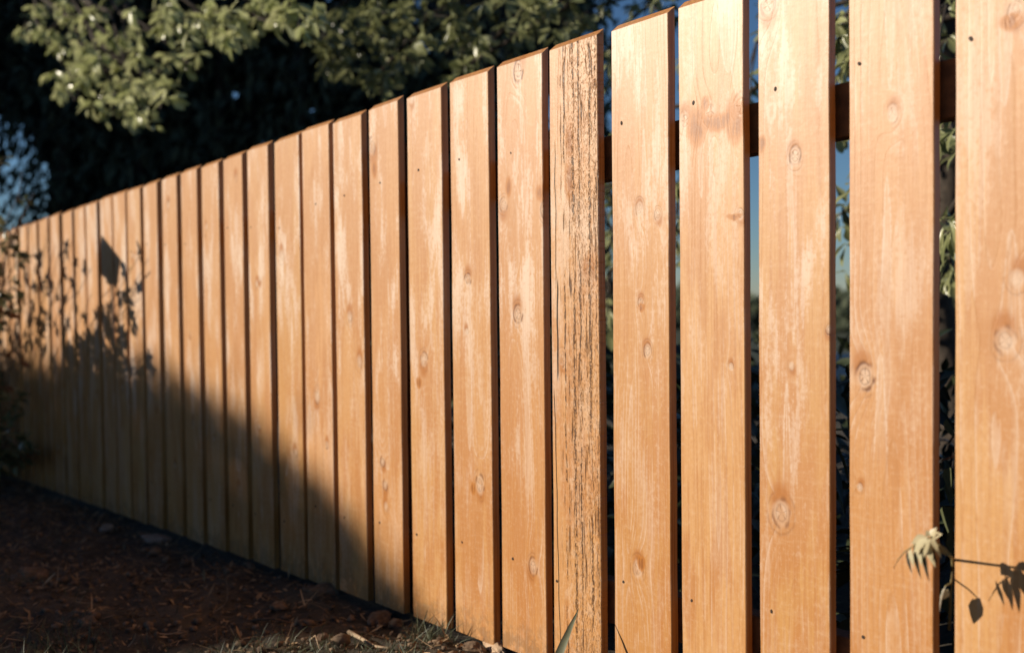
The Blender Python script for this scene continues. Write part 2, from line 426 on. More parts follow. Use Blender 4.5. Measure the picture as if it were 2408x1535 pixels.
def plank(wid, hgt, th, rise, seed, skew=0., n=26, c=.0013):
    rs = random.Random(seed); V, F = [], []
    sec = [(c,0),(wid-c,0),(wid,c),(wid,th-c),(wid-c,th),(c,th),(0,th-c),(0,c)]
    sd = rs.uniform(0, 99)
    for k in range(n+1):
        t = k/n
        for (x, y) in sec:
            z = t*hgt
            if k == n: z += rise*y/th+skew*(x-wid/2)
            e = mnoise.noise((sd, z*5, 0 if x < wid/2 else 7))*.0011+mnoise.noise((sd, z*23, 3 if x < wid/2 else 9))*.0005
            wv = mnoise.noise((sd+5, z*1.5, x*3))*.0012
            V.append((x+e, y+wv, z))
    m = len(sec)
    for k in range(n):
        for q in range(m): F.append((k*m+q, k*m+(q+1) % m, (k+1)*m+(q+1) % m, (k+1)*m+q))
    F.append(tuple(range(m-1, -1, -1))); F.append(tuple(n*m+q for q in range(m)))
    return mesh('board', V, F)
NAILM = plain_mat('nail_rust', (.012, .008, .006), (.05, .025, .012), 300., .7, .2, .001)
def nail_mesh():
    bm = bmesh.new(); bmesh.ops.create_cone(bm, cap_ends=True, segments=10, radius1=.0031, radius2=.0024, depth=.003)
    bmesh.ops.rotate(bm, verts=bm.verts, matrix=Matrix.Rotation(R_(90), 3, 'X'))
    me = bpy.data.meshes.new('nail'); bm.to_mesh(me); bm.free(); me.materials.append(NAILM); return me
NM = nail_mesh()
RAIL_Z = (1.31-.245, .155)
for k in range(-3, 34):
    rs = random.Random(k*13+5)
    if 0 <= k < len(LX):
        u = float(at(LX[k], 760)[0]); wd = (float(at(RX[k], 760)[0])-u) if k in RX else .139+rs.uniform(-.003, .002)
    else: u = U0-k*P_+rs.uniform(-.002, .002); wd = .139
    zb = SLOPE*u+rs.uniform(-.002, .002); yy = rs.uniform(-.0015, .0015)
    def loc(x, y):
        p = at(x, y); return p[0]-u, p[2]-zb
    kn = [(*loc(a, b2), r, d) for a, b2, r, d in KN.get(k, [])]
    if k > 12 or k < 0: kn = kn+[(rs.uniform(.02, .12), rs.uniform(.2, 1.25), rs.uniform(.007, .014), rs.uniform(.2, .7)) for _ in range(2)]
    tips = [(*loc(a, b2), l_, w_, up) for a, b2, l_, w_, up in TIP.get(k, [])]
    mat = wood(k*7+3, wd, kn, tone=rs.uniform(-1.6, 1.2), wash_sheen=(rs.uniform(.75, 1.) if k > 5 else rs.uniform(.45, .9)) if k not in (0, 1) else .4,  # boards farther left get more pale wash, painting in the sun's sheen
               rough_sawn=(k == 5), stains=[(*loc(a, b2), r1_, r2_) for a, b2, r1_, r2_ in STAIN.get(k, [])], ripple=rs.uniform(.2, .7) if k not in (1, 2, 8) else .9, tips=tips)
    b = link('board', plank(wd, H+rs.uniform(-.004, .003), TH+rs.uniform(-.001, .001), .016, k+50, SLOPE+rs.uniform(-.015, .015)), mat, fence)
    b.location = (u-fo[0], yy, zb-fo[2]); b.rotation_euler = (0, rs.uniform(-.0015, .0015), 0)
    if k == 5: b['label'] = 'rough weathered board with dark cracks and pitted grain'
    if k == 3: b['label'] = 'board with a band of merged knots and orange sap stain near the top'
    nl = NAIL.get(k)
    pts = [loc(*q) for q in nl] if nl else ([(.022+rs.uniform(-.004, .01), z+rs.uniform(-.02, .02)) for z in RAIL_Z] if 0 <= k < 20 else [])
    for (a, z) in pts:
        nb = bpy.data.objects.new('nail', NM); C.objects.link(nb); nb.parent = b; nb.location = (a, .0002, z)
        nb.scale = (rs.uniform(.7, 1.3), 1, rs.uniform(.9, 1.7)); nb.rotation_euler = (0, rs.uniform(-.6, .6), 0)
RAILM = plain_mat('rail_wood', (.10, .045, .018), (.19, .085, .032), 40., .8, .4, .002)
def beam(name, a, b_, hz, ty, mat):
    a, b_ = np.array(a), np.array(b_); V = []
    for p in (a, b_):
        for dy, dz in ((0, -hz/2), (ty, -hz/2), (ty, hz/2), (0, hz/2)): V.append((p[0], p[1]+dy, p[2]+dz))
    F = [(0,1,5,4),(1,2,6,5),(2,3,7,6),(3,0,4,7),(3,2,1,0),(4,5,6,7)]
    o = link(name, mesh(name, V, F), mat, fence)
    bv = o.modifiers.new('bevel', 'BEVEL'); bv.width = .003; bv.segments = 2
    return o
for rz in RAIL_Z:
    a, c_ = U0-33.6*P_, U0+3.6*P_
    beam('rail', (a-fo[0], TH+.011, rz+SLOPE*a-fo[2]), (c_-fo[0], TH+.011, rz+SLOPE*c_-fo[2]), .088, .038, RAILM)
for k in (-2, 9, 20, 31):
    u = U0-k*P_+.07
    V = []
    for z in (SLOPE*u-.2-fo[2], SLOPE*u+1.22-fo[2]):
        for dx, dy in ((-.04, 0), (.04, 0), (.04, .075), (-.04, .075)): V.append((u-fo[0]+dx, TH+.051+dy, z))
    link('post', mesh('post', V, [(0,1,5,4),(1,2,6,5),(2,3,7,6),(3,0,4,7),(3,2,1,0),(4,5,6,7)]), RAILM, fence)

# ------------------------------------------------------------------ what throws the broad shade: a tall hedge on the sun side
def sunward(u, h, R):
    return np.array([u, 0, h])+SDIR/math.cos(SUN_EL)*R
def hedge_prism(name, prof, R, thick, foot, mat):
    n = len(prof); V = []
    hz = unit(np.array([[SDIR[0], SDIR[1], 0]]))[0]
    for off in (0, thick):
        for (u, h) in prof:
            p = sunward(u, h, R)+hz*off; V.append(p)
        for (u, h) in prof:
            p = sunward(u, h, R)+hz*off; V.append((p[0], p[1], foot))
    F = []
    for q in range(n-1):
        F += [(q, q+1, n+q+1, n+q), (2*n+q+1, 2*n+q, 3*n+q, 3*n+q+1), (q+1, q, 2*n+q, 2*n+q+1)]
    F += [(0, n, 3*n, 2*n), (n-1, 2*n-1, 3*n+n-1, 2*n+n-1)]
    return V, F
pp = [at(*c) for c in ((-60, 875), (60, 885), (130, 892), (250, 902), (340, 910), (400, 932), (460, 968), (560, 1030), (650, 1105), (725, 1172), (790, 1250), (855, 1345), (925, 1432))]
prof = [(-14, pp[0][2]+.1), (-8.5, pp[0][2]+.04)]+[(p[0], p[2]) for p in pp]+[(-2.03, -.13), (-1.97, -.20), (-1.93, -.30), (-1.90, -.45), (-1.87, -.75)]
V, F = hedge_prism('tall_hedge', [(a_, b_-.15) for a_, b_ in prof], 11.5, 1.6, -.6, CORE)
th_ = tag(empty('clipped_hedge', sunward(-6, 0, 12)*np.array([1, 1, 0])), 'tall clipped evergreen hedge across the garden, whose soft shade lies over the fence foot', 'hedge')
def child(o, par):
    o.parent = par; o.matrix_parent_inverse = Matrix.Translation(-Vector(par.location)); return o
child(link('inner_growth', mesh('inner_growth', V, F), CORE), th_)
pu = np.array([p[0] for p in prof]); ph_ = np.array([p[1] for p in prof])
n = 26000; uu = rng.uniform(-14, -1.87, n); top = np.interp(uu, pu, ph_)
hh = top-np.abs(rng.normal(0, 1, n))*.9-.06; near = rng.uniform(size=n) < .72; hh[near] = top[near]-.06+rng.normal(0, .075, near.sum())
P = np.array([sunward(a, b2, 11.5+c) for a, b2, c in zip(uu, hh, rng.uniform(-.1, 1.7, n))])
v, f = leaves(P, randdir(n)+[0,0,.4], randdir(n), rng.uniform(.03, .08, n), .035, LEAF_CARD)
child(link('foliage', fast_mesh('foliage', v, f), SHADE), th_)

# added conifers out of view on the sun side, placed to darken the evergreen hedge
def conifer_blocker(name, base, h, rad, ncards, seed):
    r2 = np.random.default_rng(seed)
    root = empty(name, base)
    t = Tubes(); t.add(curve((0,0,-.3), (0,0,h*.95), 0, 6, .004), .16, .03, 8); t.build('trunk', BARK, root)
    z = h*(.06+.94*r2.uniform(0, 1, ncards)**1.15); prof_ = rad*(1-(z/h)**1.5)*.98+.12
    a = r2.uniform(0, 2*math.pi, ncards); rr = prof_*np.sqrt(r2.uniform(.15, 1, ncards))*(.85+.15*np.sin(a*5+z*3))
    P = np.stack([rr*np.cos(a), rr*np.sin(a), z], 1)
    D = np.stack([np.cos(a), np.sin(a), r2.uniform(-.7, .2, ncards)], 1)+r2.normal(0, .3, (ncards, 3))
    v, f = leaves(P, D, np.array([0,0,1.])+r2.normal(0, .5, (ncards, 3)), r2.uniform(.3, .6, ncards)*h/8, r2.uniform(.14, .28, ncards)*h/8, LEAF_CARD, .3)
    link('crown', fast_mesh('crown', v, f), NEEDLE, root)
    return root
for q, (up, R) in enumerate(((-11.3, 8.), (-13.2, 7.), (-15.4, 8.5), (-17.8, 7.5))):
    p = sunward(up, 0, R); o = conifer_blocker('conifer_blocker', (p[0], p[1], -.3), 10.5, 1.75, 5200, 40+q)
    tag(o, 'tall dark evergreen added out of view on the left to keep sun off the hedge behind the fence', 'tree', 'added shade conifers out of view')

# an unseen canopy added behind the camera to hold sky light off the shade
gt = tag(empty('added_canopy_tree', (1.4, -6.2, 0.)), 'wide tree canopy added unseen behind the viewpoint to block sky light from above', 'tree')
t = Tubes(); t.add(curve((1.4, -6.2, -.2), (1.1, -6., 5.6), 0, 7, .012), .24, .15, 10)
child(t.build('trunk', BARK), gt)
n = 22000
u_ = rng.uniform(-13, 7, n); y_ = rng.uniform(-14.5, -.7, n)
zl = 3.6+.46*np.abs(y_)+.25*np.sin(u_*1.3)*np.sin(y_*1.1); z_ = zl+rng.uniform(0, 1., n)**1.5*2.6
ok = ((u_+3)/9.5)**2+((y_+7)/7)**2 < 1.
P = np.stack([u_, y_, z_], 1)[ok]; n = len(P)
v, f = leaves(P, randdir(n)*[1, 1, .6], np.array([0,0,1.])+.6*randdir(n), rng.uniform(.25, .5, n), rng.uniform(.16, .3, n), LEAF_CARD)
child(link('crown', fast_mesh('crown', v, f), SHADE), gt)
t = Tubes()
for k in range(16):
    p = P[rng.integers(n)]; t.add(curve((1.1, -6., 5.3), p+[0, 0, .3], -.08, 7, .02), .08, .02, 6)
child(t.build('branch', BARK), gt)

# ------------------------------------------------------------------ dark evergreen hedge behind the fence
eh = tag(empty('evergreen_hedge', (-11, 3.5, -.4)), 'tall dark shaded evergreen hedge filling the back behind the far fence boards', 'hedge')
A0, B0 = np.array([-15.0, .9]), np.array([-8.2, 6.6]); dv = (B0-A0)/np.linalg.norm(B0-A0); nv = np.array([dv[1], -dv[0]])
Lh = np.linalg.norm(B0-A0)
Vc, Fc = [], []
na, nb = 80, 40
for q in range(na+1):
    for k in range(nb+1):
        s = -.05+1.05*q/na; z = -.5+6.2*k/nb
        d = .45+.35*mnoise.noise((s*9, z*.9, 2))
        p = A0+dv*s*Lh-nv*d; Vc.append((p[0], p[1], z))
def glint(s_, z_):      # thin places in the hedge where the sky shows
    return s_ > .5 and z_ > 2.3 and mnoise.noise((s_*34, z_*3.6, 8)) > .26-.3*max(0, s_-.75)
def opening(s_, z_):
    return ((s_-.155)/.085)**2+((z_-2.2)/1.25)**2+.5*mnoise.noise((s_*14, z_*1.6, 5))
for q in range(na):
    for k in range(nb):
        if opening(-.05+1.05*(q+.5)/na, -.5+6.2*(k+.5)/nb) < 1 or glint(-.05+1.05*(q+.5)/na, -.5+6.2*(k+.5)/nb): continue
        Fc.append((q*(nb+1)+k, (q+1)*(nb+1)+k, (q+1)*(nb+1)+k+1, q*(nb+1)+k+1))
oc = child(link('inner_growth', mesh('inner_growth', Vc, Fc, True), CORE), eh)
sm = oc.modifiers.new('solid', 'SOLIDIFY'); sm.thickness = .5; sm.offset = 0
n = 30000; s = np.minimum(rng.uniform(-.05, 1.06, n), 1+np.abs(rng.normal(0, .035, n))); z = rng.uniform(-.4, 6., n); dd = rng.uniform(-.75, .45, n)
hole = (np.array([opening(a_, b_) for a_, b_ in zip(s, z)]) < .9) & (rng.uniform(0, 1, n) < .45)
hole |= np.array([glint(a_, b_) for a_, b_ in zip(s, z)])
s, z, dd = s[~hole], z[~hole], dd[~hole]; n = len(s)
P = np.stack([A0[0]+dv[0]*s*Lh+nv[0]*dd, A0[1]+dv[1]*s*Lh+nv[1]*dd, z], 1)
v, f = leaves(P, np.array([nv[0], nv[1], -1.2])+rng.normal(0, .6, (n, 3)), np.array([nv[0], nv[1], .6])+rng.normal(0, .6, (n, 3)), rng.uniform(.10, .24, n), rng.uniform(.04, .09, n), LEAF_CARD, .3)
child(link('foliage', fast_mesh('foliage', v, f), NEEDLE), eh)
t = Tubes()
for s in np.linspace(.04, .98, 9):
    p = A0+dv*s*Lh; t.add([(p[0], p[1], -.7), (p[0]+.05, p[1], 2.), (p[0], p[1]+.05, 4.8)], .09, .03, 7)
child(t.build('trunk', BARK), eh)

# ------------------------------------------------------------------ broadleaf trees whose sprays hang over the fence
def spray_points(ells):
    """twig ends inside measured clumps: (x, y, rx, ry, number, nearest plane, farthest plane)"""
    P = []
    for (x, y, rx, ry, k, y0, y1) in ells:
        for _ in range(k):
            a, r = rng.uniform(0, 2*math.pi), math.sqrt(rng.uniform())
            P.append(at(x+rx*r*math.cos(a), y+ry*r*math.sin(a), rng.uniform(y0, y1)))
    return np.array(P)
def broadleaf(name, base, fork, clumps, leafmat, label, L=.075, W=.028, per=8, extra=None, limbs=True, trunk_r=.09):
    root = tag(empty(name, base), label, 'tree')
    P = spray_points(clumps)
    t = Tubes(); base, fork = np.array(base), np.array(fork)
    t.add(curve(base-[0,0,.3], fork, 0, 7, .012), trunk_r, trunk_r*.6, 9)
    child(t.build('trunk', BARK), root)
    br = Tubes(); hubs = []
    for (x, y, rx, ry, k, y0, y1) in clumps:
        c = at(x, y-ry*.5, (y0+y1)/2+.15); hubs.append(c)
        br.add(curve(fork, c, -.10, 8, .02), trunk_r*.4, .010, 6)
    hubs = np.array(hubs); h_id = np.repeat(np.arange(len(clumps)), [c[4] for c in clumps])
    for p, h in zip(P, h_id):
        if rng.uniform() < .6: br.add(curve(hubs[h], p, .06, 4, .03), .006, .002, 4)
    child(br.build('branch', BARK), root)
    A = unit(P-hubs[h_id]+rng.normal(0, .06, P.shape))+np.array([0,-.3,-.35])
    parts = [whorls(P, A, per, 1.0, .55, L, W)]
    if extra is not None: parts.append(extra)
    v, f = cat_geo(parts)
    child(link('crown', fast_mesh('crown', v, f, True), leafmat), root)
    return root
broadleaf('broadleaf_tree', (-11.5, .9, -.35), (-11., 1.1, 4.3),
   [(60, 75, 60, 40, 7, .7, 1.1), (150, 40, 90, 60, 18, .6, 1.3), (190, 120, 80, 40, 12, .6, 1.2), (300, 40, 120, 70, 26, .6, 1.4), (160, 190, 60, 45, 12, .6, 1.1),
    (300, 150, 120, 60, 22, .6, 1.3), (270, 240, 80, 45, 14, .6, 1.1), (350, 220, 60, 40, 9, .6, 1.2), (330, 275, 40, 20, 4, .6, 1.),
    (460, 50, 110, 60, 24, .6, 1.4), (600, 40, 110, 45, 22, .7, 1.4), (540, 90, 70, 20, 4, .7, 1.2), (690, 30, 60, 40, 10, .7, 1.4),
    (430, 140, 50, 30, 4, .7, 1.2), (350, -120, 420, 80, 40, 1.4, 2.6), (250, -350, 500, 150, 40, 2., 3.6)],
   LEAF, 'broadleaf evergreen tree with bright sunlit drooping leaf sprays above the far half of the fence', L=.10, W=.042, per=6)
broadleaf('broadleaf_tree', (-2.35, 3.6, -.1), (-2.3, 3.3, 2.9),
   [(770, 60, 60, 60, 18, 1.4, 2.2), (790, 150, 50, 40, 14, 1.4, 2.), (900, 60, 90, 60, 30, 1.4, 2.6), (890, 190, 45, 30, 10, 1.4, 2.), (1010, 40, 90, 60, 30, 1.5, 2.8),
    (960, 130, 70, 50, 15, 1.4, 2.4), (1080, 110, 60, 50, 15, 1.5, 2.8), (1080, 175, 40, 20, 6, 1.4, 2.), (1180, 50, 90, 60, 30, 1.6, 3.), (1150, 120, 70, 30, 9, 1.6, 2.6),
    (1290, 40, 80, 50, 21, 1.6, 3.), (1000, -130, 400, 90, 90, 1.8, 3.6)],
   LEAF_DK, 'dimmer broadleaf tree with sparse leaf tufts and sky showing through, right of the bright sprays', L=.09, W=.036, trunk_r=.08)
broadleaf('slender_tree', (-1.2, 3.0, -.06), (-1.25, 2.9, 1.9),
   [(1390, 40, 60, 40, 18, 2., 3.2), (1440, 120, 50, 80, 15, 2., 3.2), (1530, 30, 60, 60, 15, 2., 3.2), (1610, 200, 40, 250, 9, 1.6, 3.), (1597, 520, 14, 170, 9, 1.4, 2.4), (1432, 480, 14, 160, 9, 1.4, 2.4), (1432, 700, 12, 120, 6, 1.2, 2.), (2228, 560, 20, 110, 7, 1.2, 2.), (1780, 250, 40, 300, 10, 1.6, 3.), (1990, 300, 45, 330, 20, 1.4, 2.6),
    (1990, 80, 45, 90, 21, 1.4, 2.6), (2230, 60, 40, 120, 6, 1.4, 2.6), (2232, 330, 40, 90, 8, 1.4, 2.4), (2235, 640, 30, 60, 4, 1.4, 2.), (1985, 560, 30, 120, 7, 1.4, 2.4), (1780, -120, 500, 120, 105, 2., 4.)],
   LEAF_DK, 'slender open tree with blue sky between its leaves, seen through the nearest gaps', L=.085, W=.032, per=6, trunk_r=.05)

# dense bush behind the near boards: dark low in the gaps
bush = tag(empty('laurel_bush', (-1.1, 1.3, -.03)), 'dark low laurel bush behind the nearest boards, filling the gaps below eye level', 'bush')
n = 5200
P = np.stack([rng.uniform(-3.6, .7, n), rng.uniform(.35, 2.1, n), rng.uniform(-.05, .60, n)], 1)
P[:, 2] *= 1-.25*rng.uniform(size=n)
v, f = leaves(P, randdir(n)+[0,-.4,.1], np.array([0,-.4,1.])+.7*randdir(n), rng.uniform(.05, .11, n), rng.uniform(.025, .045, n), LEAF_LAN)
child(link('foliage', fast_mesh('foliage', v, f, True), leaf_mat('laurel_leaf', (.018, .026, .012), (.06, .075, .035), .35, .1, 12.)), bush)
for k in range(60):
    t = Tubes(); a = np.array([rng.uniform(-3.4, .6), rng.uniform(.6, 1.9), -.1]); t.add(curve(a, a+[rng.uniform(-.3, .3), rng.uniform(-.3, .2), rng.uniform(.4, .65)], 0, 5, .04), .008, .002, 5); child(t.build('stem', BARK), bush)
# far dark treeline and a pale garden wall seen through the gaps
tl = []
Vt, Ft = [], []
n = 9000
P = np.stack([rng.uniform(-40, 45, n), rng.uniform(30, 33, n), np.zeros(n)], 1)
hgt = np.array([.75+.35*mnoise.noise((a*.2, 0, 4))+.2*mnoise.noise((a*.9, 3, 4)) for a in P[:, 0]])
P[:, 2] = hgt*rng.uniform(-.7, 1.15, n)
v, f = leaves(P, randdir(n)+[0,0,.5], np.array([0,-1,.5])+.6*randdir(n), rng.uniform(.25, .6, n), rng.uniform(.2, .45, n), LEAF_CARD)
tag(link('distant_hedgerow', fast_mesh('distant_hedgerow', v, f), NEEDLE), 'dark hedgerow far beyond the garden, glimpsed as a band through the gaps', 'hedge', None, 'stuff')
WALLM = plain_mat('whitewash', (.55, .54, .52), (.72, .71, .69), 6., .9, .3)
p0, p1 = at(1940, 835, 9.), at(2080, 835, 9.)
bm = bmesh.new(); bmesh.ops.create_cube(bm, size=1.)
bmesh.ops.scale(bm, verts=bm.verts, vec=(p1[0]-p0[0], .25, .42))
bmesh.ops.bevel(bm, geom=bm.edges[:], offset=.02, segments=2, affect='EDGES')
me = bpy.data.meshes.new('garden_wall'); bm.to_mesh(me); bm.free()
o = tag(link('garden_wall', me, WALLM), 'low whitewashed wall far behind, a pale patch in the second gap from the nearest board', 'wall')
o.location = (float((p0[0]+p1[0])/2), 9., float(p0[2]-.19))

# ------------------------------------------------------------------ shrubs on the left, in front of the fence
def shrub(name, base, stems, leafmat, label, nleaf, L, W, rust=0, lo=.25):
    root = tag(empty(name, base), label, 'shrub'); P, A = [], []
    for (tip, sag, k) in stems:
        pts = curve(base+rng.normal(0, .04, 3)*[1,1,0], tip, sag, 9, .012); t = Tubes(); t.add(pts, .006, .0018, 5)
        pts = np.array(pts)
        for _ in range(k):
            s = rng.uniform(lo, 1)*8; i0 = min(int(s), 7); p = pts[i0]+(pts[i0+1]-pts[i0])*(s-i0)
            q = p+rng.normal(0, .045, 3); t.add([p, (p+q)/2+[0,0,.008], q], .002, .001, 4); P.append(q); A.append(q-p)
        child(t.build('stem', TWIG), root)
    P, A = np.array(P), np.array(A)
    m = int(len(P)*rust)
    v, f = whorls(P[m:], A[m:], nleaf, 1., .4, L, W, LEAF_LAN); child(link('foliage', fast_mesh('foliage', v, f, True), leafmat), root)
    if m:
        v, f = whorls(P[:m], A[:m], 2, 1., .4, L*.8, W, LEAF_LAN); child(link('young_leaves', fast_mesh('young_leaves', v, f, True), RUST), root)
    return root
g = lambda u, y: ground_h(u, y)
b0 = np.array([-6.25, -.16, g(-6.25, -.16)])
st = []
for _ in range(28):
    x, y = rng.uniform(-130, 52), rng.uniform(560, 1090); st.append((at(x-30*(y < 750), y, -rng.uniform(.06, .24)), -.06, 12))
for _ in range(12): st.append((at(rng.uniform(-80, 100), rng.uniform(960, 1120), -rng.uniform(.1, .3)), -.03, 9))
for _ in range(11): st.append((at(rng.uniform(-60, 85), rng.uniform(370, 560), -rng.uniform(.03, .2)), -.05, 8))
shrub('climbing_shrub', b0, st, SHRUB, 'leafy shrub climbing the far left end of the fence, some leaves sunlit', 5, .055, .027, .12)
b1 = np.array([-7.0, -1.05, g(-7., -1.05)]); st = []
for (x, y, k, q) in ((300, 760, 10, .9), (250, 720, 9, 1.), (215, 690, 7, .95), (330, 700, 7, 1.), (350, 820, 8, .9), (280, 850, 10, .9), (200, 790, 9, .95), (230, 840, 9, .9),
                  (320, 900, 10, .9), (260, 900, 10, .95), (190, 860, 9, 1.), (340, 640, 4, .9), (300, 640, 4, 1.), (355, 640, 3, .9), (365, 880, 6, .9), (180, 640, 3, .9), (130, 575, 2, .9), (280, 790, 9, 1.05), (350, 940, 8, 1.), (300, 950, 9, 1.), (230, 930, 9, 1.)):
    for dx_, dy_ in ((0, 0), (rng.uniform(-35, 35), rng.uniform(-45, 25))):
        p = at(x+dx_, y+dy_); st.append((p+np.array([-SUN_A*q, -q, SUN_B*q]), -.05, k))
shrub('tall_shrub', b1, st, SHRUB, 'loose twiggy shrub left of the view whose leafy shadow falls on the fence', 8, .050, .024, lo=.68)
# the board on a stake that throws the kite-shaped shadow
q = 1.05
cs = [at(*c)+np.array([-SUN_A*q, -q, SUN_B*q]) for c in ((240, 553), (281, 606), (272, 674), (229, 636))]
sg = tag(empty('garden_sign', (float(cs[2][0]), -q, g(cs[2][0], -q))), 'tilted square board on a stake beside the loose shrub, throwing a kite-shaped shadow', 'sign')
V = [tuple(c) for c in cs]+[tuple(c+np.array([0, -.018, 0])) for c in cs]
child(link('panel', mesh('panel', V, [(0,1,2,3),(7,6,5,4),(0,4,5,1),(1,5,6,2),(2,6,7,3),(3,7,4,0)]), BARK), sg)
t = Tubes(); pb = (cs[2]+cs[0])/2; t.add([(cs[2][0], -q-.03, g(cs[2][0], -q)-.05), (cs[2][0]-.02, -q-.03, .5), (pb[0], -q-.03, pb[2])], .009, .008, 7); child(t.build('stake', BARK), sg)

# ------------------------------------------------------------------ the vine that comes through the gap beside the nearest board
vine = empty('vine_sprig', tuple(at(2236, 1325, .03)))
tag(vine, 'small leafy vine sprig poking through the gap beside the nearest board', 'vine')
VST = plain_mat('vine_stem', (.16, .13, .05), (.30, .24, .10), 60., .6, .3, .002)
VLF = leaf_mat('vine_leaf', (.50, .43, .24), (.70, .64, .44), .4, .25, 30.)
VLD = leaf_mat('vine_leaf_dark', (.022, .022, .012), (.04, .035, .02), .5, .1, 30.)
a0 = at(2240, 1345, .06); a1 = at(2240, 1312, -.006); a2 = at(2216, 1288, -.055); a3 = at(2190, 1262, -.104)
t = Tubes(); t.add([at(2232, 1480, .07), at(2236, 1400, .07), a0, a1, a2, a3], .0026, .0018, 6); child(t.build('stem', VST), vine)
r1 = [a3, at(2160, 1275, -.108), at(2128, 1296, -.11), at(2112, 1315, -.112), at(2102, 1335, -.112)]
t = Tubes(); t.add(r1, .0012, .0006, 5); child(t.build('leaf_rib', VST), vine)
t = Tubes(); t.add([at(2240, 1345, .02), at(2236, 1370, -.02), at(2222, 1378, -.038)], .0016, .001, 5); child(t.build('leaf_stalk', VST), vine)
def one_leaf(base, tip, nrm, wd, mat, bend=.15, rows=LEAF_LAN):
    b_, t_ = np.array(base), np.array(tip); d = t_-b_
    v, f = leaves(b_[None], d[None], np.array([nrm], float), np.array([np.linalg.norm(d)]), np.array([wd]), rows, bend, .25)
    o = link('leaf', fast_mesh('leaf', v, f, True), mat); child(o, vine); return o
for (x, y, tx, ty, wd, mt, dq) in ((2186, 1262, 2170, 1288, .010, VLF, 0), (2190, 1266, 2184, 1296, .010, VLF, .004), (2170, 1270, 2174, 1345, .0075, VLD, 0), (2150, 1277, 2156, 1342, .0065, VLD, -.002),
        (2160, 1273, 2162, 1318, .008, VLF, -.004), (2140, 1286, 2144, 1322, .007, VLF, -.004), (2132, 1292, 2138, 1336, .0045, VLD, 0), (2190, 1262, 2206, 1256, .010, VLF, .006), (2184, 1266, 2196, 1312, .006, VLD, .006),
        (2196, 1270, 2206, 1300, .007, VLF, .01), (2190, 1258, 2180, 1250, .010, VLF, -.006), (2188, 1268, 2170, 1300, .009, VLF, -.02), (2180, 1266, 2150, 1290, .011, VLF, -.015), (2194, 1262, 2200, 1290, .010, VLF, -.03), (2188, 1260, 2198, 1244, .008, VLF, -.02),
        (2182, 1264, 2150, 1272, .014, VLF, .01), (2200, 1280, 2228, 1300, .008, VST, .02), (2178, 1268, 2190, 1318, .010, VLF, .0)):
    one_leaf(at(x, y, -.104+dq), at(tx+(tx-x)*.25, ty+(ty-y)*.3, -.112+dq*.5), (-.35, -1, .45), wd*1.25, mt)
pl = one_leaf(at(2224, 1378, -.040), at(2203, 1436, -.042), (-.9, -.5, .3), .019, leaf_mat('pale_leaf', (.42, .42, .35), (.55, .55, .47), .4, .2, 30.), .1); pl['label'] = 'pale silvery leaf'
one_leaf(at(2228, 1384, -.030), at(2216, 1410, -.034), (.7, -.7, .3), .012, VLF)
for (x, y, tx, ty, wd, Yq) in ((2236, 1100, 2222, 1160, .03, .16), (2240, 1130, 2225, 1190, .03, .2), (2244, 1195, 2218, 1255, .05, .12), (2226, 985, 2240, 1035, .022, .2), (2214, 1380, 2240, 1460, .04, .25), (2240, 1240, 2226, 1330, .02, .1)):
    one_leaf(at(x, y, Yq), at(tx, ty, Yq+.02), (-.3, -1, .5), wd, SHRUB)
t = Tubes(); t.add(curve(at(2214, 1082, .05), at(2250, 1070, .06), 0, 4), .0012, .001, 5); child(t.build('tendril', RUST), vine)

# ------------------------------------------------------------------ small things at the fence foot
def blade(name, base, tip, wd, mat, label, bend=.1):
    b_, t_ = np.array(base), np.array(tip); d = t_-b_
    v, f = leaves(b_[None], d[None], np.array([[.5, -1, .2]]), np.array([np.linalg.norm(d)]), np.array([wd]), [(0,.4),(.25,.5),(.5,.42),(.75,.26),(1,.02)], bend, .5)
    return tag(link(name, fast_mesh(name, v, f, True), mat), label, 'leaf blade')
BL = leaf_mat('grey_blade', (.17, .18, .11), (.22, .23, .15), .45, .15, 30.)
gb = np.array([-1.54, -.085, 0.]); gb[2] = g(gb[0], gb[1])-.01
blade('iris_leaf', at(1292, 1600, -.15), at(1357, 1424, -.068), .018, BL, 'grey-green pointed leaf blade rising before the weathered board', .12)
def clod(name, px, py, sx, sy, sz, label, cat='stone', mat=STONE, seed=0, lift=.3):
    p = at_ground(px, py, -.01); p[2] = g(p[0], p[1])+sz*lift
    bm = bmesh.new(); bmesh.ops.create_icosphere(bm, subdivisions=3, radius=1.)
    for vv in bm.verts:
        n1 = mnoise.noise(vv.co*1.3+Vector((seed*3.1, 0, 0)))*.38+mnoise.noise(vv.co*3.5+Vector((0, seed, 0)))*.14
        vv.co *= 1+n1; vv.co = Vector((vv.co.x*sx, vv.co.y*sy, max(vv.co.z, -.5)*sz))
    me = bpy.data.meshes.new(name); bm.to_mesh(me); bm.free()
    o = tag(link(name, me, mat), label, cat); o.location = p; o.rotation_euler = (0, 0, seed*1.1); return o
clod('stone', 755, 1392, .05, .03, .02, 'largest brown earth clod close to the shaded fence foot', seed=1)
clod('stone', 892, 1446, .045, .028, .022, 'angular brown stone beside the round pebble at the fence foot', seed=2)
clod('stone', 930, 1460, .018, .016, .016, 'small round pebble beside the angular brown stone', seed=3)
clod('stone', 68, 1352, .05, .035, .024, 'isolated brown stone in deep shade at the far left of the soil', seed=4)
clod('stone', 760, 1500, .022, .018, .014, 'small orange clod on the soil in front of the fence, below the largest clod', seed=5)
clod('stone', 205, 1465, .028, .02, .014, 'flat grey stone on the dark soil just above the grass tuft', seed=6)
clod('stone', 655, 1420, .022, .02, .012, 'low reddish clod left of the largest clod', seed=7)
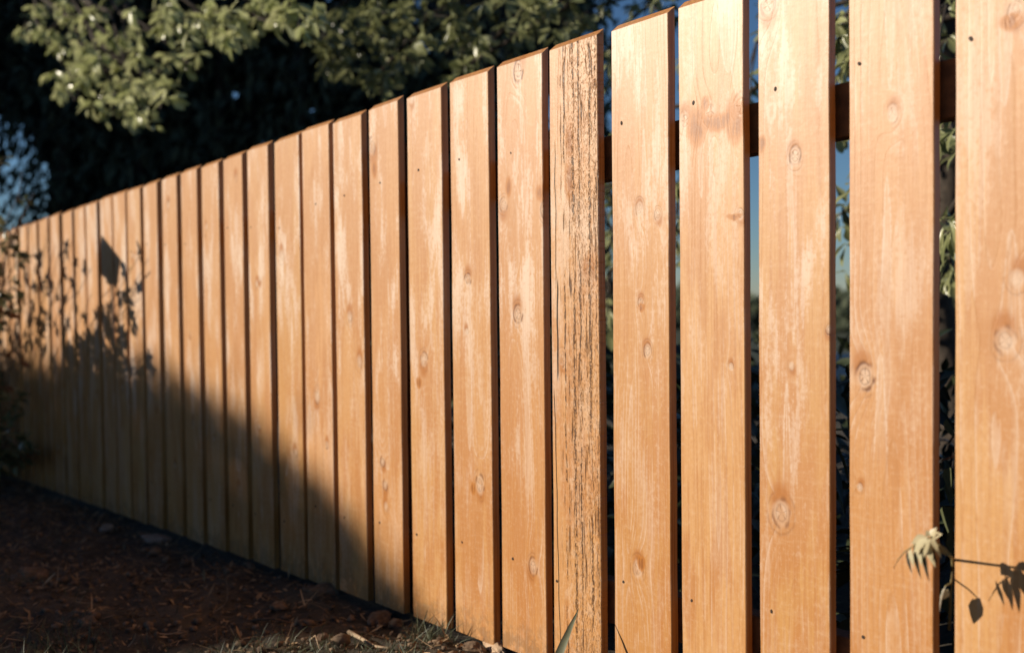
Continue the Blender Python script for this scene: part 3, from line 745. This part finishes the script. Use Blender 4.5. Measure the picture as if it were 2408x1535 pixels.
clod('stone', 250, 1238, .045, .025, .016, 'pale grey stone in the shade near the far fence foot', mat=plain_mat('pale_stone', (.25, .23, .2), (.4, .38, .34), 30.), seed=8)
clod('stone', 366, 1262, .06, .03, .018, 'pinkish flat stone against the foot of the shaded boards', mat=plain_mat('pink_stone', (.20, .14, .11), (.33, .24, .19), 20.), seed=9)
clod('stone', 1165, 1515, .06, .022, .016, 'pale sunlit stone against the board with its bottom corner showing', mat=plain_mat('tan_stone', (.40, .24, .13), (.58, .42, .28), 30.), seed=11)
clod('stone', 1110, 1525, .03, .02, .016, 'crumbly orange clod left of the pale sunlit stone', seed=12)
def stick(pts, r, label, mat=TWIG):
    q = []
    for (x, y, l) in pts:
        p = at_ground(x, y, -.012); p[2] = g(p[0], p[1])+l; q.append(p)
    t = Tubes(); t.add(q, r, r*.5, 6); tag(t.build('twig', mat), label, 'twig')
PALE = plain_mat('pale_twig', (.34, .22, .13), (.55, .42, .28), 60., .8, .3, .002)
stick([(820, 1492, .012), (850, 1508, .016), (880, 1520, .012), (915, 1532, .01)], .0055, 'thick pale sunlit stick among grass at the bottom edge', PALE)
stick([(728, 1510, .004), (742, 1528, .03), (752, 1545, .01)], .0018, 'thin straight pale stalk standing beside the small orange clod', PALE)
stick([(372, 1366, .006), (398, 1378, .02), (412, 1400, .006)], .002, 'thin curved twig on the dark soil below the shaded boards')
stick([(590, 1448, .008), (640, 1452, .014), (680, 1458, .008)], .004, 'straight brown stick lying level on the shaded soil')
stick([(800, 1478, .006), (850, 1482, .012), (905, 1496, .006)], .003, 'long thin root lying above the thick pale stick')
stick([(510, 1500, .005), (508, 1480, .03), (520, 1460, .01)], .0016, 'small hooked twig on the soil left of the thin straight stalk')

# litter: shreds of bark and dry leaf over the soil
n = 9000
uu, yy = rng.uniform(-6.2, -.6, n), -np.abs(rng.uniform(0.02, 1.3, n))
zz = ground_z(uu, yy)+rng.uniform(-.002, .008, n)
D = np.stack([rng.normal(size=n), rng.normal(size=n), rng.normal(0, .25, n)], 1)
v, f = leaves(np.stack([uu, yy, zz], 1), D, np.array([0,0,1.])+.5*randdir(n), rng.uniform(.008, .04, n)*rng.choice([.6, 1., 1.4], n), rng.uniform(.003, .012, n), LEAF_CARD, rng.uniform(-.4, .4, n))
k_ = 1500; u2, y2 = rng.uniform(-5.6, -.6, k_), -np.abs(rng.uniform(.02, 1.25, k_))
D2 = np.stack([rng.normal(size=k_), rng.normal(size=k_), rng.normal(0, .22, k_)], 1)
v2, f2 = leaves(np.stack([u2, y2, ground_z(u2, y2)+rng.uniform(0, .012, k_)], 1), D2, np.array([0,0,1.])+.5*randdir(k_), rng.uniform(.03, .11, k_), rng.uniform(.0016, .004, k_), [(0,.5),(.3,.5),(.6,.45),(1,.2)], rng.uniform(-.6, .6, k_))
v, f = cat_geo([(v, f), (v2, f2)])
LIT = leaf_mat('litter_shred', (.075, .054, .034), (.50, .35, .21), .9, 0., 8., .1)
tag(link('leaf_litter', fast_mesh('leaf_litter', v, f), LIT), 'brown shreds of bark and dead leaf scattered over the soil', 'litter', None, 'stuff')
# crumbs of soil
bm = bmesh.new(); bmesh.ops.create_icosphere(bm, subdivisions=1, radius=1.)
tv = np.array([vv.co[:] for vv in bm.verts]); tf = np.array([[vv.index for vv in ff.verts] for ff in bm.faces]); bm.free()
n = 5000; uu, yy = rng.uniform(-6., -.6, n), -rng.uniform(.01, 1.3, n); r = rng.gamma(1.3, .0024, n)+.0015
ctr = np.stack([uu, yy, ground_z(uu, yy)+r*.4+.004], 1)
V = ctr[:, None]+tv[None]*rng.uniform(.6, 1.3, (n, len(tv), 1))*r[:, None, None]*np.stack([rng.uniform(.8, 1.5, n), rng.uniform(.8, 1.5, n), rng.uniform(.5, .9, n)], 1)[:, None]
F = (tf[None]+(np.arange(n)*len(tv))[:, None, None]).reshape(-1, 3)
tag(link('soil_crumbs', fast_mesh('soil_crumbs', V.reshape(-1, 3), F), STONE), 'loose crumbs of brown soil over the ground', 'soil', None, 'stuff')
# grass tufts
P = []; Dg = []; Lg = []
for (x, y, sp, k, L) in ((120, 1535, .12, 130, .07), (165, 1500, .07, 50, .06), (560, 1540, .10, 70, .045), (650, 1540, .08, 50, .04), (500, 1545, .08, 40, .05), (850, 1535, .06, 60, .035), (800, 1545, .06, 40, .035),
        (1000, 1490, .035, 26, .08), (985, 1510, .03, 26, .06), (1040, 1500, .03, 14, .07), (60, 1560, .1, 60, .06), (40, 1380, .06, 30, .05), (160, 1395, .06, 26, .05), (330, 1555, .08, 40, .05), (720, 1560, .1, 80, .05), (950, 1545, .04, 50, .04)):
    c = at_ground(x, y, -.012)
    for _ in range(k):
        a, b2 = c[0]+rng.normal(0, sp), min(c[1]+rng.normal(0, sp*.6), -.03)
        P.append((a, b2, ground_h(a, b2)-.004)); Dg.append((rng.normal(0, .55), rng.normal(0, .55), 1.)); Lg.append(L*rng.uniform(.4, 1.25))
P, Dg, Lg = np.array(P), np.array(Dg), np.array(Lg); n = len(P)
v, f = leaves(P, Dg, randdir(n)+[0,-.5,.3], Lg, rng.uniform(.0016, .0032, n), [(0,.5),(.35,.5),(.7,.3),(1,.03)], rng.uniform(.1, .8, n), .3)
GR = leaf_mat('grass_blade', (.05, .065, .032), (.16, .17, .10), .5, .2, 20.)
tag(link('grass', fast_mesh('grass', v, f, True), GR), 'thin tufts of grass along the soil and fence foot', 'grass', None, 'stuff')
